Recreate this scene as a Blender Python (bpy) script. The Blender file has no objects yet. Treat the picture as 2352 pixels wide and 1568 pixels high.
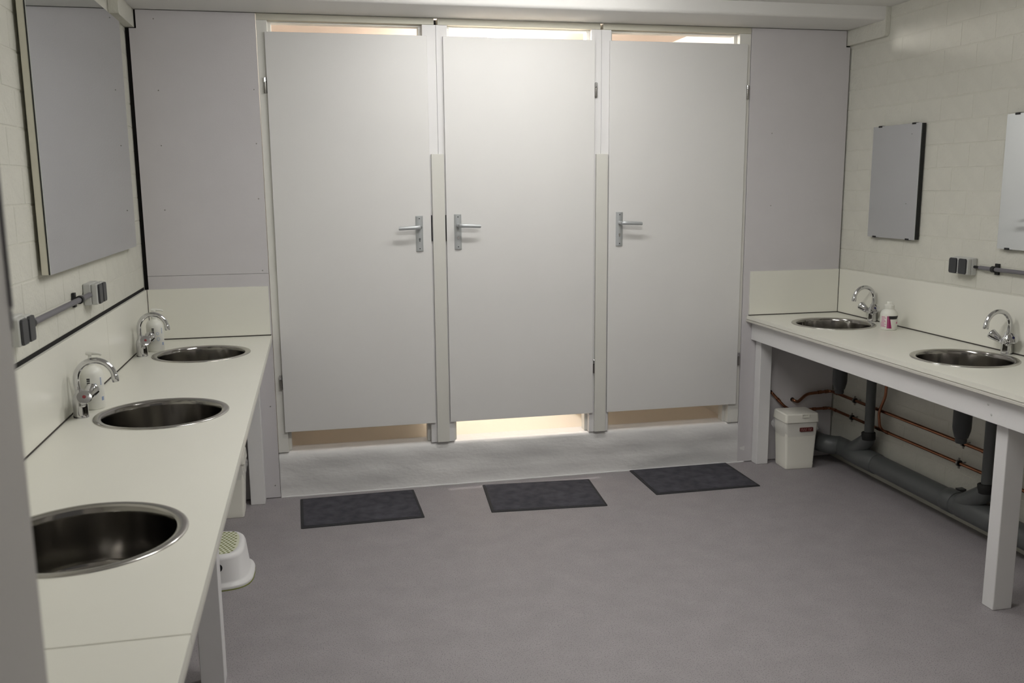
import bpy, bmesh, math, random
from mathutils import Vector, Matrix

# ------------------------------------------------------------------ camera, world, exposure
scene = bpy.context.scene
COL = scene.collection
CAM_POS = Vector((-0.8177, -4.7630, 1.6254))
YAW, PITCH, ROLL, FPX = -0.2129, -0.1706, -0.0084, 2080.7
_f = Vector((-math.sin(YAW) * math.cos(PITCH), math.cos(YAW) * math.cos(PITCH), math.sin(PITCH)))
_r = Vector((math.cos(YAW), math.sin(YAW), 0.0))
_u = _r.cross(_f)
_c, _s = math.cos(ROLL), math.sin(ROLL)
_r, _u = _c * _r + _s * _u, -_s * _r + _c * _u
cd = bpy.data.cameras.new('camera')
cam = bpy.data.objects.new('camera', cd)
COL.objects.link(cam)
cam.matrix_world = Matrix(((_r.x, _u.x, -_f.x, CAM_POS.x), (_r.y, _u.y, -_f.y, CAM_POS.y),
                           (_r.z, _u.z, -_f.z, CAM_POS.z), (0, 0, 0, 1)))
cd.sensor_fit = 'HORIZONTAL'
cd.sensor_width = 22.3
cd.lens = FPX * 22.3 / 2352.0
cd.clip_start = 0.02
cd.clip_end = 60
cd.dof.use_dof = True
cd.dof.focus_distance = 4.6
cd.dof.aperture_fstop = 3.8
scene.camera = cam

w = bpy.data.worlds.new('world')
scene.world = w
w.use_nodes = True
w.node_tree.nodes['Background'].inputs[0].default_value = (0.95, 0.93, 0.9, 1)
w.node_tree.nodes['Background'].inputs[1].default_value = 0.12

vs = scene.view_settings
vs.view_transform = 'Standard'
vs.look = 'None'
vs.exposure = 0.28
vs.gamma = 1.0
vs.use_curve_mapping = False
LAMP_STRENGTH = 25.0       # main ceiling luminaire
STALL_STRENGTH = 290.0      # globe lamp inside the middle cabin

# ------------------------------------------------------------------ dimensions (metres)
XL, XR = -1.641, 2.180           # splashback faces left / wall right
WXL = -1.655                     # brick face on the left
ZC = 0.876                       # worktop height
ZS = 1.130                       # top of splashbacks
ZCEIL = 2.53
ZSOF = 2.463
YF = -4.0                        # front wall


def lin(c):
    c = c / 255.0
    return c / 12.92 if c <= 0.04045 else ((c + 0.055) / 1.055) ** 2.4


def rgb(r, g, b):
    return (lin(r), lin(g), lin(b), 1.0)


# ------------------------------------------------------------------ materials
def mat(name, col, rough=0.5, metal=0.0, bump=0.0, bscale=60.0, var=0.0, vscale=4.0, spec=0.5,
        speck=None, speck_scale=300.0, speck_at=0.68, alpha=1.0, trans=0.0, emit=None, estr=0.0, coat=0.0,
        stretch=None, aniso=0.0):
    m = bpy.data.materials.new(name)
    m.use_nodes = True
    nt = m.node_tree
    b = nt.nodes['Principled BSDF']
    b.inputs['Base Color'].default_value = col
    b.inputs['Roughness'].default_value = rough
    b.inputs['Metallic'].default_value = metal
    b.inputs['Specular IOR Level'].default_value = spec
    b.inputs['Alpha'].default_value = alpha
    b.inputs['Transmission Weight'].default_value = trans
    b.inputs['Coat Weight'].default_value = coat
    b.inputs['Anisotropic'].default_value = aniso
    if emit:
        b.inputs['Emission Color'].default_value = emit
        b.inputs['Emission Strength'].default_value = estr
    tc = nt.nodes.new('ShaderNodeTexCoord')
    vec = tc.outputs['Object']
    if stretch:
        mp = nt.nodes.new('ShaderNodeMapping')
        mp.inputs['Scale'].default_value = stretch
        nt.links.new(vec, mp.inputs[0])
        vec = mp.outputs[0]
    colout = None
    if var > 0:
        n = nt.nodes.new('ShaderNodeTexNoise')
        n.inputs['Scale'].default_value = vscale
        n.inputs['Detail'].default_value = 5
        nt.links.new(vec, n.inputs['Vector'])
        rp = nt.nodes.new('ShaderNodeValToRGB')
        rp.color_ramp.elements[0].position = 0.3
        rp.color_ramp.elements[1].position = 0.7
        d = tuple(x * (1 - var) for x in col[:3]) + (1,)
        u = tuple(min(1, x * (1 + var)) for x in col[:3]) + (1,)
        rp.color_ramp.elements[0].color = d
        rp.color_ramp.elements[1].color = u
        nt.links.new(n.outputs['Fac'], rp.inputs[0])
        colout = rp.outputs[0]
    if speck:
        n2 = nt.nodes.new('ShaderNodeTexNoise')
        n2.inputs['Scale'].default_value = speck_scale
        n2.inputs['Detail'].default_value = 2
        nt.links.new(vec, n2.inputs['Vector'])
        r2 = nt.nodes.new('ShaderNodeValToRGB')
        r2.color_ramp.elements[0].position = speck_at
        r2.color_ramp.elements[0].color = (0, 0, 0, 1)
        r2.color_ramp.elements[1].position = speck_at + 0.06
        r2.color_ramp.elements[1].color = (1, 1, 1, 1)
        nt.links.new(n2.outputs['Fac'], r2.inputs[0])
        mx = nt.nodes.new('ShaderNodeMix')
        mx.data_type = 'RGBA'
        nt.links.new(r2.outputs[0], mx.inputs[0])
        if colout:
            nt.links.new(colout, mx.inputs[6])
        else:
            mx.inputs[6].default_value = col
        mx.inputs[7].default_value = speck
        colout = mx.outputs[2]
    if colout:
        nt.links.new(colout, b.inputs['Base Color'])
    if bump > 0:
        n3 = nt.nodes.new('ShaderNodeTexNoise')
        n3.inputs['Scale'].default_value = bscale
        n3.inputs['Detail'].default_value = 6
        nt.links.new(vec, n3.inputs['Vector'])
        bp = nt.nodes.new('ShaderNodeBump')
        bp.inputs['Strength'].default_value = bump
        bp.inputs['Distance'].default_value = 0.01
        nt.links.new(n3.outputs['Fac'], bp.inputs['Height'])
        nt.links.new(bp.outputs[0], b.inputs['Normal'])
    return m


M = {}
M['floor'] = mat('floor_vinyl', rgb(152, 147, 149), 0.55, var=0.06, vscale=9, bump=0.05, bscale=180,
                 speck=rgb(112, 108, 113), speck_scale=230, speck_at=0.58)
M['brick'] = mat('painted_brick', rgb(214, 213, 203), 0.85, spec=0.2, var=0.025, vscale=14, bump=0.28, bscale=70,
                 speck=rgb(176, 174, 158), speck_scale=95, speck_at=0.71)
M['mortar'] = mat('painted_mortar', rgb(212, 211, 200), 0.7, bump=0.25, bscale=120)
M['void'] = mat('dark_gap', rgb(22, 20, 19), 0.95)
M['board'] = mat('painted_board', rgb(204, 201, 203), 0.55, bump=0.05, bscale=160, var=0.015, vscale=6)
M['door'] = mat('door_paint', rgb(222, 221, 219), 0.42, var=0.012, vscale=3, bump=0.015, bscale=40)
M['frame'] = mat('frame_paint', rgb(227, 226, 220), 0.45, bump=0.03, bscale=90)
M['white_paint'] = mat('white_paint', rgb(226, 225, 225), 0.45, bump=0.05, bscale=60)
M['head'] = mat('head_paint_shaded', rgb(198, 195, 181), 0.5)  # beam shadow painted into the darker tone of the head rails
M['strip'] = mat('cover_strip_paint', rgb(214, 213, 206), 0.45)
M['plaster'] = mat('rough_plaster', rgb(222, 221, 220), 0.6, bump=0.22, bscale=26, stretch=(1, 1, 2.0))
M['ceil'] = mat('ceiling_paint', rgb(226, 225, 222), 0.7, bump=0.04, bscale=120)
M['laminate'] = mat('cream_laminate', rgb(231, 230, 220), 0.33, bump=0.015, bscale=420, var=0.008)
M['edge'] = mat('worktop_edge', rgb(208, 205, 196), 0.4)
M['steel'] = mat('brushed_steel', (0.27, 0.258, 0.242, 1), 0.13, 1.0, bump=0.012, bscale=500)
M['rim'] = mat('sink_rim_steel', (0.52, 0.505, 0.48, 1), 0.2, 1.0)
M['chrome'] = mat('chrome', (0.64, 0.64, 0.65, 1), 0.06, 1.0)
M['alu'] = mat('satin_aluminium', (0.50, 0.52, 0.53, 1), 0.42, 0.55)
M['hinge'] = mat('hinge_steel', (0.32, 0.31, 0.29, 1), 0.3, 1.0)
M['black'] = mat('black_plastic', rgb(24, 24, 26), 0.5)
M['mirror'] = mat('mirror_glass', (0.78, 0.81, 0.82, 1), 0.015, 1.0)
M['mirror_edge'] = mat('mirror_edge_dark', rgb(16, 18, 18), 0.4)
M['ply'] = mat('backing_board', rgb(216, 213, 196), 0.6, var=0.04, vscale=20)
M['grey_plastic'] = mat('light_grey_plastic', rgb(196, 197, 193), 0.45)
M['flap'] = mat('dark_grey_flap', rgb(56, 57, 60), 0.45)
M['conduit'] = mat('grey_conduit', rgb(112, 110, 116), 0.5)
M['pvc'] = mat('grey_pvc', rgb(88, 91, 91), 0.42)
M['pvc_dark'] = mat('dark_pvc', rgb(58, 60, 61), 0.4)
M['rubber'] = mat('black_rubber', rgb(20, 20, 20), 0.6)
M['copper'] = mat('copper', (0.34, 0.155, 0.09, 1), 0.2, 1.0, var=0.15, vscale=20)
M['white_plastic'] = mat('white_plastic', rgb(231, 229, 219), 0.38)
M['stool_white'] = mat('stool_white_plastic', rgb(236, 235, 235), 0.4)
M['stool_pad'] = mat('stool_pad', rgb(226, 228, 205), 0.6)
M['green'] = mat('green_rubber', rgb(128, 134, 68), 0.7)
M['bag'] = mat('clear_bag', rgb(240, 240, 240), 0.2, alpha=0.28)
M['bottle'] = mat('milky_bottle', rgb(232, 232, 224), 0.3)
M['bottle_clear'] = mat('cloudy_bottle', rgb(222, 223, 206), 0.3)
M['pump'] = mat('white_pump', rgb(226, 226, 218), 0.4)
M['magenta'] = mat('magenta_print', rgb(150, 28, 92), 0.5)
M['pink'] = mat('pink_print', rgb(205, 130, 165), 0.5)
M['ink'] = mat('black_print', rgb(22, 20, 24), 0.5)
M['blue'] = mat('blue_print', rgb(120, 145, 190), 0.5)
M['paleblue'] = mat('pale_blue_print', rgb(190, 200, 214), 0.5)
M['red'] = mat('red_dot', rgb(120, 16, 24), 0.35)
M['bluedot'] = mat('blue_dot', rgb(24, 26, 70), 0.35)
M['plate_red'] = mat('dark_red_plate', rgb(92, 34, 32), 0.4)
M['plate_text'] = mat('plate_text', rgb(190, 150, 145), 0.5)
M['mat'] = mat('mat_pile', rgb(90, 89, 96), 0.95, var=0.28, vscale=16, bump=0.8, bscale=420, spec=0.1)
M['mat_edge'] = mat('mat_rubber_edge', rgb(42, 42, 46), 0.7)
M['stall_floor'] = mat('stall_floor', rgb(226, 219, 207), 0.45)
M['stall_wall'] = mat('stall_wall', rgb(232, 227, 218), 0.6)
M['stall_ceil'] = mat('stall_ceiling', rgb(214, 198, 186), 0.7)
M['lampbody'] = mat('lamp_body', rgb(235, 235, 235), 0.4)
M['diffuser'] = mat('lamp_diffuser', rgb(245, 245, 245), 0.4, emit=(1.0, 0.985, 0.955, 1), estr=LAMP_STRENGTH)
M['diffuser_fill'] = mat('lamp_diffuser_fill', rgb(245, 245, 245), 0.4, emit=(1.0, 0.985, 0.955, 1), estr=LAMP_STRENGTH * 1.75)  # stronger glow for the added fill lamp
M['globe'] = mat('lamp_globe', rgb(245, 240, 230), 0.4, emit=(1.0, 0.955, 0.91, 1), estr=STALL_STRENGTH)
M['jamb'] = mat('jamb_paint', rgb(196, 193, 188), 0.5)
M['jamb_metal'] = mat('jamb_metal', rgb(86, 80, 90), 0.45, 0.3)
M['seal'] = mat('dark_joint', rgb(58, 52, 48), 0.7)


# ------------------------------------------------------------------ mesh builder
class MB:
    def __init__(s):
        s.v = []
        s.f = []

    def add(s, vs_, fs):
        o = len(s.v)
        s.v += [tuple(p) for p in vs_]
        s.f += [tuple(i + o for i in f) for f in fs]
        return s

    def box(s, x0, x1, y0, y1, z0, z1):
        vs_ = [(x, y, z) for x in (x0, x1) for y in (y0, y1) for z in (z0, z1)]
        return s.add(vs_, [(0, 1, 3, 2), (4, 6, 7, 5), (0, 4, 5, 1), (2, 3, 7, 6), (0, 2, 6, 4), (1, 5, 7, 3)])

    def hexa(s, b, t):
        """b, t: 4 bottom and 4 top corners (same winding)."""
        return s.add(list(b) + list(t), [(3, 2, 1, 0), (4, 5, 6, 7)] +
                     [(i, (i + 1) % 4, 4 + (i + 1) % 4, 4 + i) for i in range(4)])

    def tube(s, pts, r, n=16, cap=True):
        pts = [Vector(p) for p in pts]
        rs = r if isinstance(r, (list, tuple)) else [r] * len(pts)
        rings = []
        t0 = (pts[1] - pts[0]).normalized()
        up = Vector((0, 0, 1)) if abs(t0.z) < 0.9 else Vector((1, 0, 0))
        nrm = (up - t0 * up.dot(t0)).normalized()
        prev = t0
        for i, p in enumerate(pts):
            if i == 0:
                t = t0
            elif i == len(pts) - 1:
                t = (pts[-1] - pts[-2]).normalized()
            else:
                t = ((pts[i] - pts[i - 1]).normalized() + (pts[i + 1] - pts[i]).normalized()).normalized()
            q = prev.rotation_difference(t)
            nrm = (q @ nrm)
            nrm = (nrm - t * nrm.dot(t)).normalized()
            prev = t
            bn = t.cross(nrm)
            rings.append([p + (nrm * math.cos(2 * math.pi * k / n) + bn * math.sin(2 * math.pi * k / n)) * rs[i]
                          for k in range(n)])
        vs_ = [q for ring in rings for q in ring]
        fs = []
        for i in range(len(rings) - 1):
            for k in range(n):
                fs.append((i * n + k, i * n + (k + 1) % n, (i + 1) * n + (k + 1) % n, (i + 1) * n + k))
        if cap:
            fs.append(tuple(reversed(range(n))))
            fs.append(tuple((len(rings) - 1) * n + k for k in range(n)))
        return s.add(vs_, fs)

    def lathe(s, prof, c=(0, 0, 0), n=48, axis=None, close=False):
        """prof: (r, h) pairs along +z, or along axis."""
        c = Vector(c)
        a = Vector(axis).normalized() if axis else Vector((0, 0, 1))
        q = Vector((0, 0, 1)).rotation_difference(a)
        vs_, fs, idx = [], [], []
        for (r, h) in prof:
            if r < 1e-6:
                idx.append([len(vs_)] * n)
                vs_.append(c + q @ Vector((0, 0, h)))
            else:
                st = len(vs_)
                idx.append([st + k for k in range(n)])
                vs_ += [c + q @ Vector((r * math.cos(2 * math.pi * k / n), r * math.sin(2 * math.pi * k / n), h))
                        for k in range(n)]
        for i in range(len(prof) - 1):
            A, B = idx[i], idx[i + 1]
            for k in range(n):
                k2 = (k + 1) % n
                f = [A[k], A[k2], B[k2], B[k]]
                g = []
                for e in f:
                    if e not in g:
                        g.append(e)
                if len(g) > 2:
                    fs.append(tuple(g))
        return s.add(vs_, fs)

    def loft(s, loops, cap0=True, cap1=True):
        n = len(loops[0])
        vs_ = [p for l in loops for p in l]
        fs = []
        for i in range(len(loops) - 1):
            for k in range(n):
                fs.append((i * n + k, i * n + (k + 1) % n, (i + 1) * n + (k + 1) % n, (i + 1) * n + k))
        if cap0:
            fs.append(tuple(reversed(range(n))))
        if cap1:
            fs.append(tuple((len(loops) - 1) * n + k for k in range(n)))
        return s.add(vs_, fs)

    def mesh(s, name, m, smooth=35):
        me = bpy.data.meshes.new(name)
        me.from_pydata(s.v, [], s.f)
        bm = bmesh.new()
        bm.from_mesh(me)
        bmesh.ops.recalc_face_normals(bm, faces=bm.faces)
        bm.to_mesh(me)
        bm.free()
        me.materials.append(M[m] if isinstance(m, str) else m)
        if smooth:
            me.shade_smooth()
            me.set_sharp_from_angle(angle=math.radians(smooth))
        me.update()
        return me

    def build(s, name, m, parent=None, bevel=0.0, seg=2, smooth=35, **tags):
        o = bpy.data.objects.new(name, s.mesh(name, m, smooth))
        COL.objects.link(o)
        if parent is not None:
            o.parent = parent
            o.matrix_parent_inverse = parent_world(parent).inverted()
        if bevel:
            md = o.modifiers.new('bevel', 'BEVEL')
            md.width = bevel
            md.segments = seg
            md.limit_method = 'ANGLE'
            md.angle_limit = math.radians(40)
            md.harden_normals = True
        tag(o, **tags)
        return o


def parent_world(o):
    mw = o.matrix_basis
    if o.parent:
        mw = parent_world(o.parent) @ o.matrix_parent_inverse @ mw
    return mw


def tag(o, label=None, cat=None, group=None, kind=None):
    if label:
        o['label'] = label
    if cat:
        o['category'] = cat
    if group:
        o['group'] = group
    if kind:
        o['kind'] = kind
    return o


def thing(name, loc=(0, 0, 0), rz=0.0, **tags):
    o = bpy.data.objects.new(name, None)
    o.empty_display_size = 0.05
    COL.objects.link(o)
    o.location = loc
    o.rotation_euler = (0, 0, rz)
    tag(o, **tags)
    return o


def copy_tree(o, parent=None):
    c = o.copy()
    COL.objects.link(c)
    if parent is not None:
        c.parent = parent
    for ch in list(o.children):
        copy_tree(ch, c)
    return c


def box(name, m, x0, x1, y0, y1, z0, z1, parent=None, bevel=0.0, **tags):
    return MB().box(x0, x1, y0, y1, z0, z1).build(name, m, parent, bevel=bevel, **tags)


def local(root):
    """children built in the local frame of root: parent without inverse"""
    def b(mb, name, m, parent=None, bevel=0.0, smooth=35, **tags):
        o = mb.build(name, m, None, bevel=bevel, smooth=smooth, **tags)
        o.parent = parent if parent is not None else root
        return o
    return b


rnd = random.Random(7)

# ------------------------------------------------------------------ shell
S = dict(kind='structure')
box('floor', 'floor', -1.80, 2.33, -5.9, 0.13, -0.06, 0.0, label='grey speckled vinyl floor of the washroom', cat='floor', **S)
box('ceiling', 'ceil', -1.80, 2.33, YF - 0.14, 0.0, ZCEIL, ZCEIL + 0.08, label='white painted ceiling above the washroom', cat='ceiling', **S)

wall_left = box('wall_left', 'mortar', WXL - 0.12, WXL - 0.0013, YF - 0.14, 0.16, 0, ZCEIL, label='off-white painted brick wall beside the three-basin counter', cat='wall', **S)
wall_right = box('wall_right', 'mortar', XR + 0.0013, XR + 0.14, YF - 0.14, 0.16, 0, ZCEIL, label='off-white painted brick wall beside the two-basin counter', cat='wall', **S)
BH, BL, JOINT = 0.1115, 0.222, 0.003
_bm = {}


def brick_mesh(L, var):
    k = (round(L, 3), var)
    if k in _bm:
        return _bm[k]
    r = random.Random(hash(k) & 0xffff)
    h, d, c = BH - JOINT, 0.03, 0.0014
    mb = MB()

    def j(a):
        return a * r.uniform(0.2, 1.0)
    # front face towards +x ; centred in y,z
    y, z = (L - JOINT) / 2, h / 2
    back = [(-d, -y, -z), (-d, y, -z), (-d, y, z), (-d, -y, z)]
    mid = [(-c, -y + j(.001), -z + j(.001)), (-c, y - j(.001), -z + j(.001)), (-c, y - j(.001), z - j(.001)), (-c, -y + j(.001), z - j(.001))]
    fr = [(j(.0006), -y + c + j(.002), -z + c + j(.002)), (j(.0006), y - c - j(.002), -z + c + j(.002)),
          (j(.0006), y - c - j(.002), z - c - j(.002)), (j(.0006), -y + c + j(.002), z - c - j(.002))]
    mb.loft([back, mid, fr])
    me = mb.mesh('brick', 'brick', smooth=30)
    _bm[k] = me
    return me


def lay_bricks(wall, xf, sign, z_lo, z_hi, y_hi, y_lo):
    z0 = 1.357 - 12 * BH
    row = 0
    z = z0 - 2 * BH
    while z < z_hi - 0.02:
        if z + BH > z_lo + 0.02:
            off = 0 if row % 2 else BL / 2
            y = y_hi + off
            while y > y_lo + 0.03:
                a, b_ = min(y, y_hi), max(y - BL, y_lo)
                L = a - b_
                if L > 0.03:
                    zz0, zz1 = max(z, z_lo), min(z + BH, z_hi)
                    o = bpy.data.objects.new('brick', brick_mesh(L, rnd.randrange(4)))
                    COL.objects.link(o)
                    o.location = (xf - sign * rnd.uniform(0, 0.0006), (a + b_) / 2, (zz0 + zz1) / 2)
                    if sign < 0:
                        o.rotation_euler = (0, 0, math.pi)
                    o.scale = (1, 1, (zz1 - zz0) / BH)
                    o.parent = wall
                y -= BL
        z += BH
        row += 1


lay_bricks(wall_left, WXL, 1, 1.142, ZCEIL, 0.1, YF)
lay_bricks(wall_right, XR, -1, 0.02, ZCEIL, 0.1, -2.68)

# front wall with the doorway the camera looks through
wf = thing('wall_front', (0, YF, 0), label='pale grey front wall with the entrance opening', cat='wall', **S)
box('wall_pier', 'jamb', WXL, -1.050, YF - 0.14, YF, 0, ZCEIL, wf, bevel=0.003)
box('wall_pier', 'jamb', 0.35, XR, YF - 0.14, YF, 0, ZCEIL, wf)
box('lintel', 'jamb', -1.050, 0.35, YF - 0.14, YF, 2.12, ZCEIL, wf)
hp = box('hinge_plate', 'jamb_metal', -1.0505, -1.0475, YF - 0.003, YF - 0.001, 1.535, 1.75, wf, bevel=0.001)
box('hinge_pin', 'jamb_metal', -1.0505, -1.0488, YF - 0.0028, YF - 0.0012, 1.518, 1.5345, wf)

# back wall: black strips stand in for shade behind, painted boards in front
wb = thing('wall_back', (0, 0, 0), label='pale painted board wall around the three cabin doors', cat='wall', **S)
box('gap_shade_backing', 'void', WXL, -1.06, 0.022, 0.03, 0, ZSOF, wb)
box('gap_shade_backing', 'void', 1.60, XR, 0.022, 0.03, 0, ZSOF, wb)
PXL = WXL + 0.022
m_ = MB()
m_.v = []
pl = [(PXL, 1.196), (-1.052, 1.196), (-1.052, 2.460), (-1.600, 2.460), (-1.600, 2.375), (PXL, 2.375)]
m_.loft([[(x, 0.0, z) for x, z in pl], [(x, 0.018, z) for x, z in pl]])
m_.build('panel', 'board', wb)
box('panel', 'board', PXL, -1.052, 0.0005, 0.018, 0.004, 1.1945, wb)
pr_ = [(1.568, 0.004), (2.169, 0.004), (2.169, 2.372), (2.143, 2.372), (2.143, 2.460), (1.568, 2.460)]
MB().loft([[(x, 0.0, z) for x, z in pr_], [(x, 0.018, z) for x, z in pr_]]).build('panel', 'board', wb)
for xg in (-0.170, 0.711):
    box('gap_light_block', 'void', xg - 0.012, xg + 0.012, 0.060, 0.098, 2.4309, 2.4625, wb)  # dark block added to keep cabin light out of the head slots
# screw heads in the left board
for (px, pz) in ((-1.52, 2.42), (-1.52, 2.09), (-1.525, 1.83), (-1.53, 1.52), (-1.075, 2.10), (-1.078, 1.84), (-1.082, 1.57), (-1.082, 1.21), (-1.08, 0.50), (-1.077, 0.07), (1.71, 1.9), (1.72, 1.5)):
    MB().lathe([(0.0, 0.0), (0.0032, 0.0), (0.0026, 0.0012), (0, 0.0014)], (px, 0.0, pz), n=10, axis=(0, -1, 0)).build('screw', 'hinge', wb)

# ceiling beam and the two wall ends under it
bp_ = []
R_ = 0.018
for a in range(0, 7):
    t = math.pi / 2 * a / 6
    bp_.append((-0.34 + R_ - R_ * math.cos(t), ZSOF + R_ - R_ * math.sin(t)))
sec = [(-0.34, ZCEIL)] + bp_ + [(0.03, ZSOF), (0.03, ZCEIL)]
MB().loft([[(x, y, z) for y, z in sec] for x in (WXL + 0.001, XR - 0.001)]).build(
    'trim_1', 'ceil', label='white boxed ceiling beam running above the cabin doors', cat='beam', **S)


def corbel(name, x0, x1, lab):
    pts = [(0.02, 2.380), (-0.325, 2.380), (-0.335, 2.383), (-0.342, 2.395), (-0.342, ZCEIL), (0.02, ZCEIL)]
    MB().loft([[(x0, y, z) for y, z in pts], [(x1, y, z) for y, z in pts]]).build(name, 'brick', None, bevel=0.003, label=lab, cat='beam end', **S)


corbel('trim_2', 2.150, XR, 'painted beam end against the right brick wall')
corbel('trim_3', WXL, -1.610, 'painted beam end against the left brick wall')

# painted masonry kerb below the doors
mb = MB()
NX, pts = 160, []
prof = [(0.0, 0.0), (0.0, 0.03), (0.0, 0.06), (0.001, 0.09), (0.001, 0.12), (0.0, 0.15), (0.0, 0.18), (0.0, 0.205), (0.002, 0.225), (0.008, 0.239), (0.02, 0.2435), (0.06, 0.2445), (0.13, 0.245)]


def wob(x, z):
    return (0.0035 * math.sin(3.1 * x + 9 * z) + 0.0025 * math.sin(11 * x - 31 * z + 1.3) + 0.0018 * math.sin(23 * x + 47 * z) +
            0.0035 * math.sin(60 * z + 1.1 * math.sin(2.3 * x)))


for i in range(NX + 1):
    x = -1.050 + (1.612 + 1.050) * i / NX
    pts.append([(x, y + (0.75 * wob(x, z) + 0.003 if y < 0.05 and z > 0.001 else 0), z) for y, z in prof] + [(x, 0.13, 0.0)])
mb.loft(pts)
mb.build('baseboard_back', 'plaster', smooth=60, label='white painted rough masonry kerb below the cabin doors', cat='kerb', **S)
# thin white sealant bead along the kerb foot
pts = [(-1.045 + 2.65 * i / 60, -0.001 + 0.0015 * math.sin(i * 1.7), 0.002) for i in range(61)]
MB().tube(pts, 0.004, 6).build('trim_4', 'white_paint', label='thin white sealant bead along the foot of the kerb', cat='sealant', **S)

# ------------------------------------------------------------------ cabins behind the doors
BX = (-1.05, -0.170, 0.711, 1.568)
box('wall_cabin_rear', 'stall_wall', -1.10, 1.62, 1.22, 1.27, 0.0, 2.62, label='beige rear wall seen inside the toilet cabins', cat='wall', **S)
box('floor_cabin', 'stall_floor', -1.10, 1.62, 0.131, 1.22, 0.0, 0.215, label='beige raised floor seen under the cabin doors', cat='floor', **S)
box('ceiling_cabin', 'stall_ceil', -1.10, 1.62, 0.031, 1.22, 2.56, 2.60, label='tan boarded ceiling seen above the cabin doors', cat='ceiling', **S)
box('wall_cabin_left', 'stall_wall', -1.10, -1.06, 0.031, 1.22, 0.0, 2.56, label='beige side wall of the left toilet cabin', cat='wall', **S)
box('wall_cabin_right', 'stall_wall', 1.58, 1.62, 0.031, 1.22, 0.0, 2.56, label='beige side wall of the right toilet cabin', cat='wall', **S)
for i, (x, lab) in enumerate(((BX[1], 'thin beige partition between left and middle cabins'), (BX[2], 'thin beige partition between middle and right cabins'))):
    box('wall_partition_%s' % ('left', 'right')[i], 'stall_wall', x - 0.012, x + 0.012, 0.12, 1.22, 0.36, 2.30, label=lab, cat='partition', **S)

gl = thing('ceiling_lamp', (0.30, 0.70, 2.56), label='lit globe lamp on the ceiling of the middle cabin', cat='lamp')
L_ = local(gl)
L_(MB().lathe([(0, 0), (0.055, 0), (0.055, -0.02), (0.04, -0.028), (0, -0.028)], n=32), 'lamp_base', 'lampbody')
L_(MB().lathe([(0.04, -0.028)] + [(0.07 * math.sin(t), -0.085 + 0.07 * math.cos(t)) for t in [0.62 + (math.pi - 0.62) * k / 14 for k in range(15)]], n=32), 'globe', 'globe')

# ------------------------------------------------------------------ doors
DT, DB = 2.3736, 0.3586
DX = ((-1.0115, -0.2180), (-0.1362, 0.6702), (0.7535, 1.5419))
FRX = ((-1.050, -0.1795), (-0.1605, 0.7035), (0.7185, 1.566))     # frame outer edges
OPX = ((-0.998, -0.240), (-0.112, 0.655), (0.765, 1.500))         # clear openings
HX = ((-0.280, -1), (-0.077, 1), (0.814, 1))                      # handle x, lever direction
HZ = (1.381, 1.3865, 1.3855)
LABD = ('white flush cabin door nearest the three-basin counter', 'white flush cabin door in the middle, brightly lit above and below',
        'white flush cabin door nearest the two-basin counter')


def make_handle(door, hx, d, hz):
    t = thing('door_handle', (hx, -0.012, hz))
    t.parent = door
    t.matrix_parent_inverse = parent_world(door).inverted()
    L = local(t)
    # back plate with a domed cross section
    prof = [(-0.019, 0), (-0.0185, -0.004), (-0.013, -0.008), (0.0, -0.0095), (0.013, -0.008), (0.0185, -0.004), (0.019, 0)]
    loops = []
    for z, k in ((-0.092, 0.80), (-0.090, 1), (-0.0, 1), (0.090, 1), (0.092, 0.8)):
        loops.append([(x, y * k if k == 1 else y * 0.5, z) for x, y in prof])
    L(MB().loft(loops), 'back_plate', 'alu', label='satin grey metal plate with keyhole')
    # neck and lever
    zl = 0.034
    L(MB().lathe([(0.0105, 0.0), (0.0105, 0.012), (0.008, 0.016), (0.008, 0.05)], (0, -0.006, zl), n=20, axis=(0, -1, 0)), 'lever_neck', 'alu')
    pts = [(-d * 0.003, -0.040, zl), (0, -0.052, zl), (d * 0.006, -0.0575, zl), (d * 0.018, -0.060, zl), (d * 0.06, -0.060, zl - 0.0015), (d * 0.108, -0.0585, zl - 0.004), (d * 0.112, -0.058, zl - 0.004)]
    lv = MB()
    n = 14
    loops = []
    for i, p in enumerate(pts):
        hh = (0.0085, 0.0095, 0.0105, 0.0105, 0.0100, 0.0095, 0.0075)[i]
        ww = 0.0065
        tx, ty = (0, -1) if i < 1 else ((pts[min(i + 1, 6)][0] - pts[i - 1][0]), (pts[min(i + 1, 6)][1] - pts[i - 1][1]))
        q = math.hypot(tx, ty)
        nx, ny = -ty / q, tx / q
        loops.append([(p[0] + nx * ww * math.cos(2 * math.pi * k / n), p[1] + ny * ww * math.cos(2 * math.pi * k / n), p[2] + hh * math.sin(2 * math.pi * k / n)) for k in range(n)])
    lv.loft(loops)
    L(lv, 'lever', 'alu', label='satin grey lever', smooth=60)
    for z in (0.078, -0.078):
        L(MB().lathe([(0, 0.0), (0.003, 0.0), (0.003, 0.0012), (0, 0.0012)], (0, -0.0092, z), n=10, axis=(0, -1, 0)), 'screw', 'black')
    L(MB().lathe([(0, 0.0), (0.0052, 0.0), (0.0052, 0.0018), (0, 0.0018)], (0, -0.0090, -0.028), n=14, axis=(0, -1, 0)).box(-0.0028, 0.0028, -0.0106, -0.009, -0.041, -0.028), 'keyhole', 'chrome')
    return t


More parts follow.
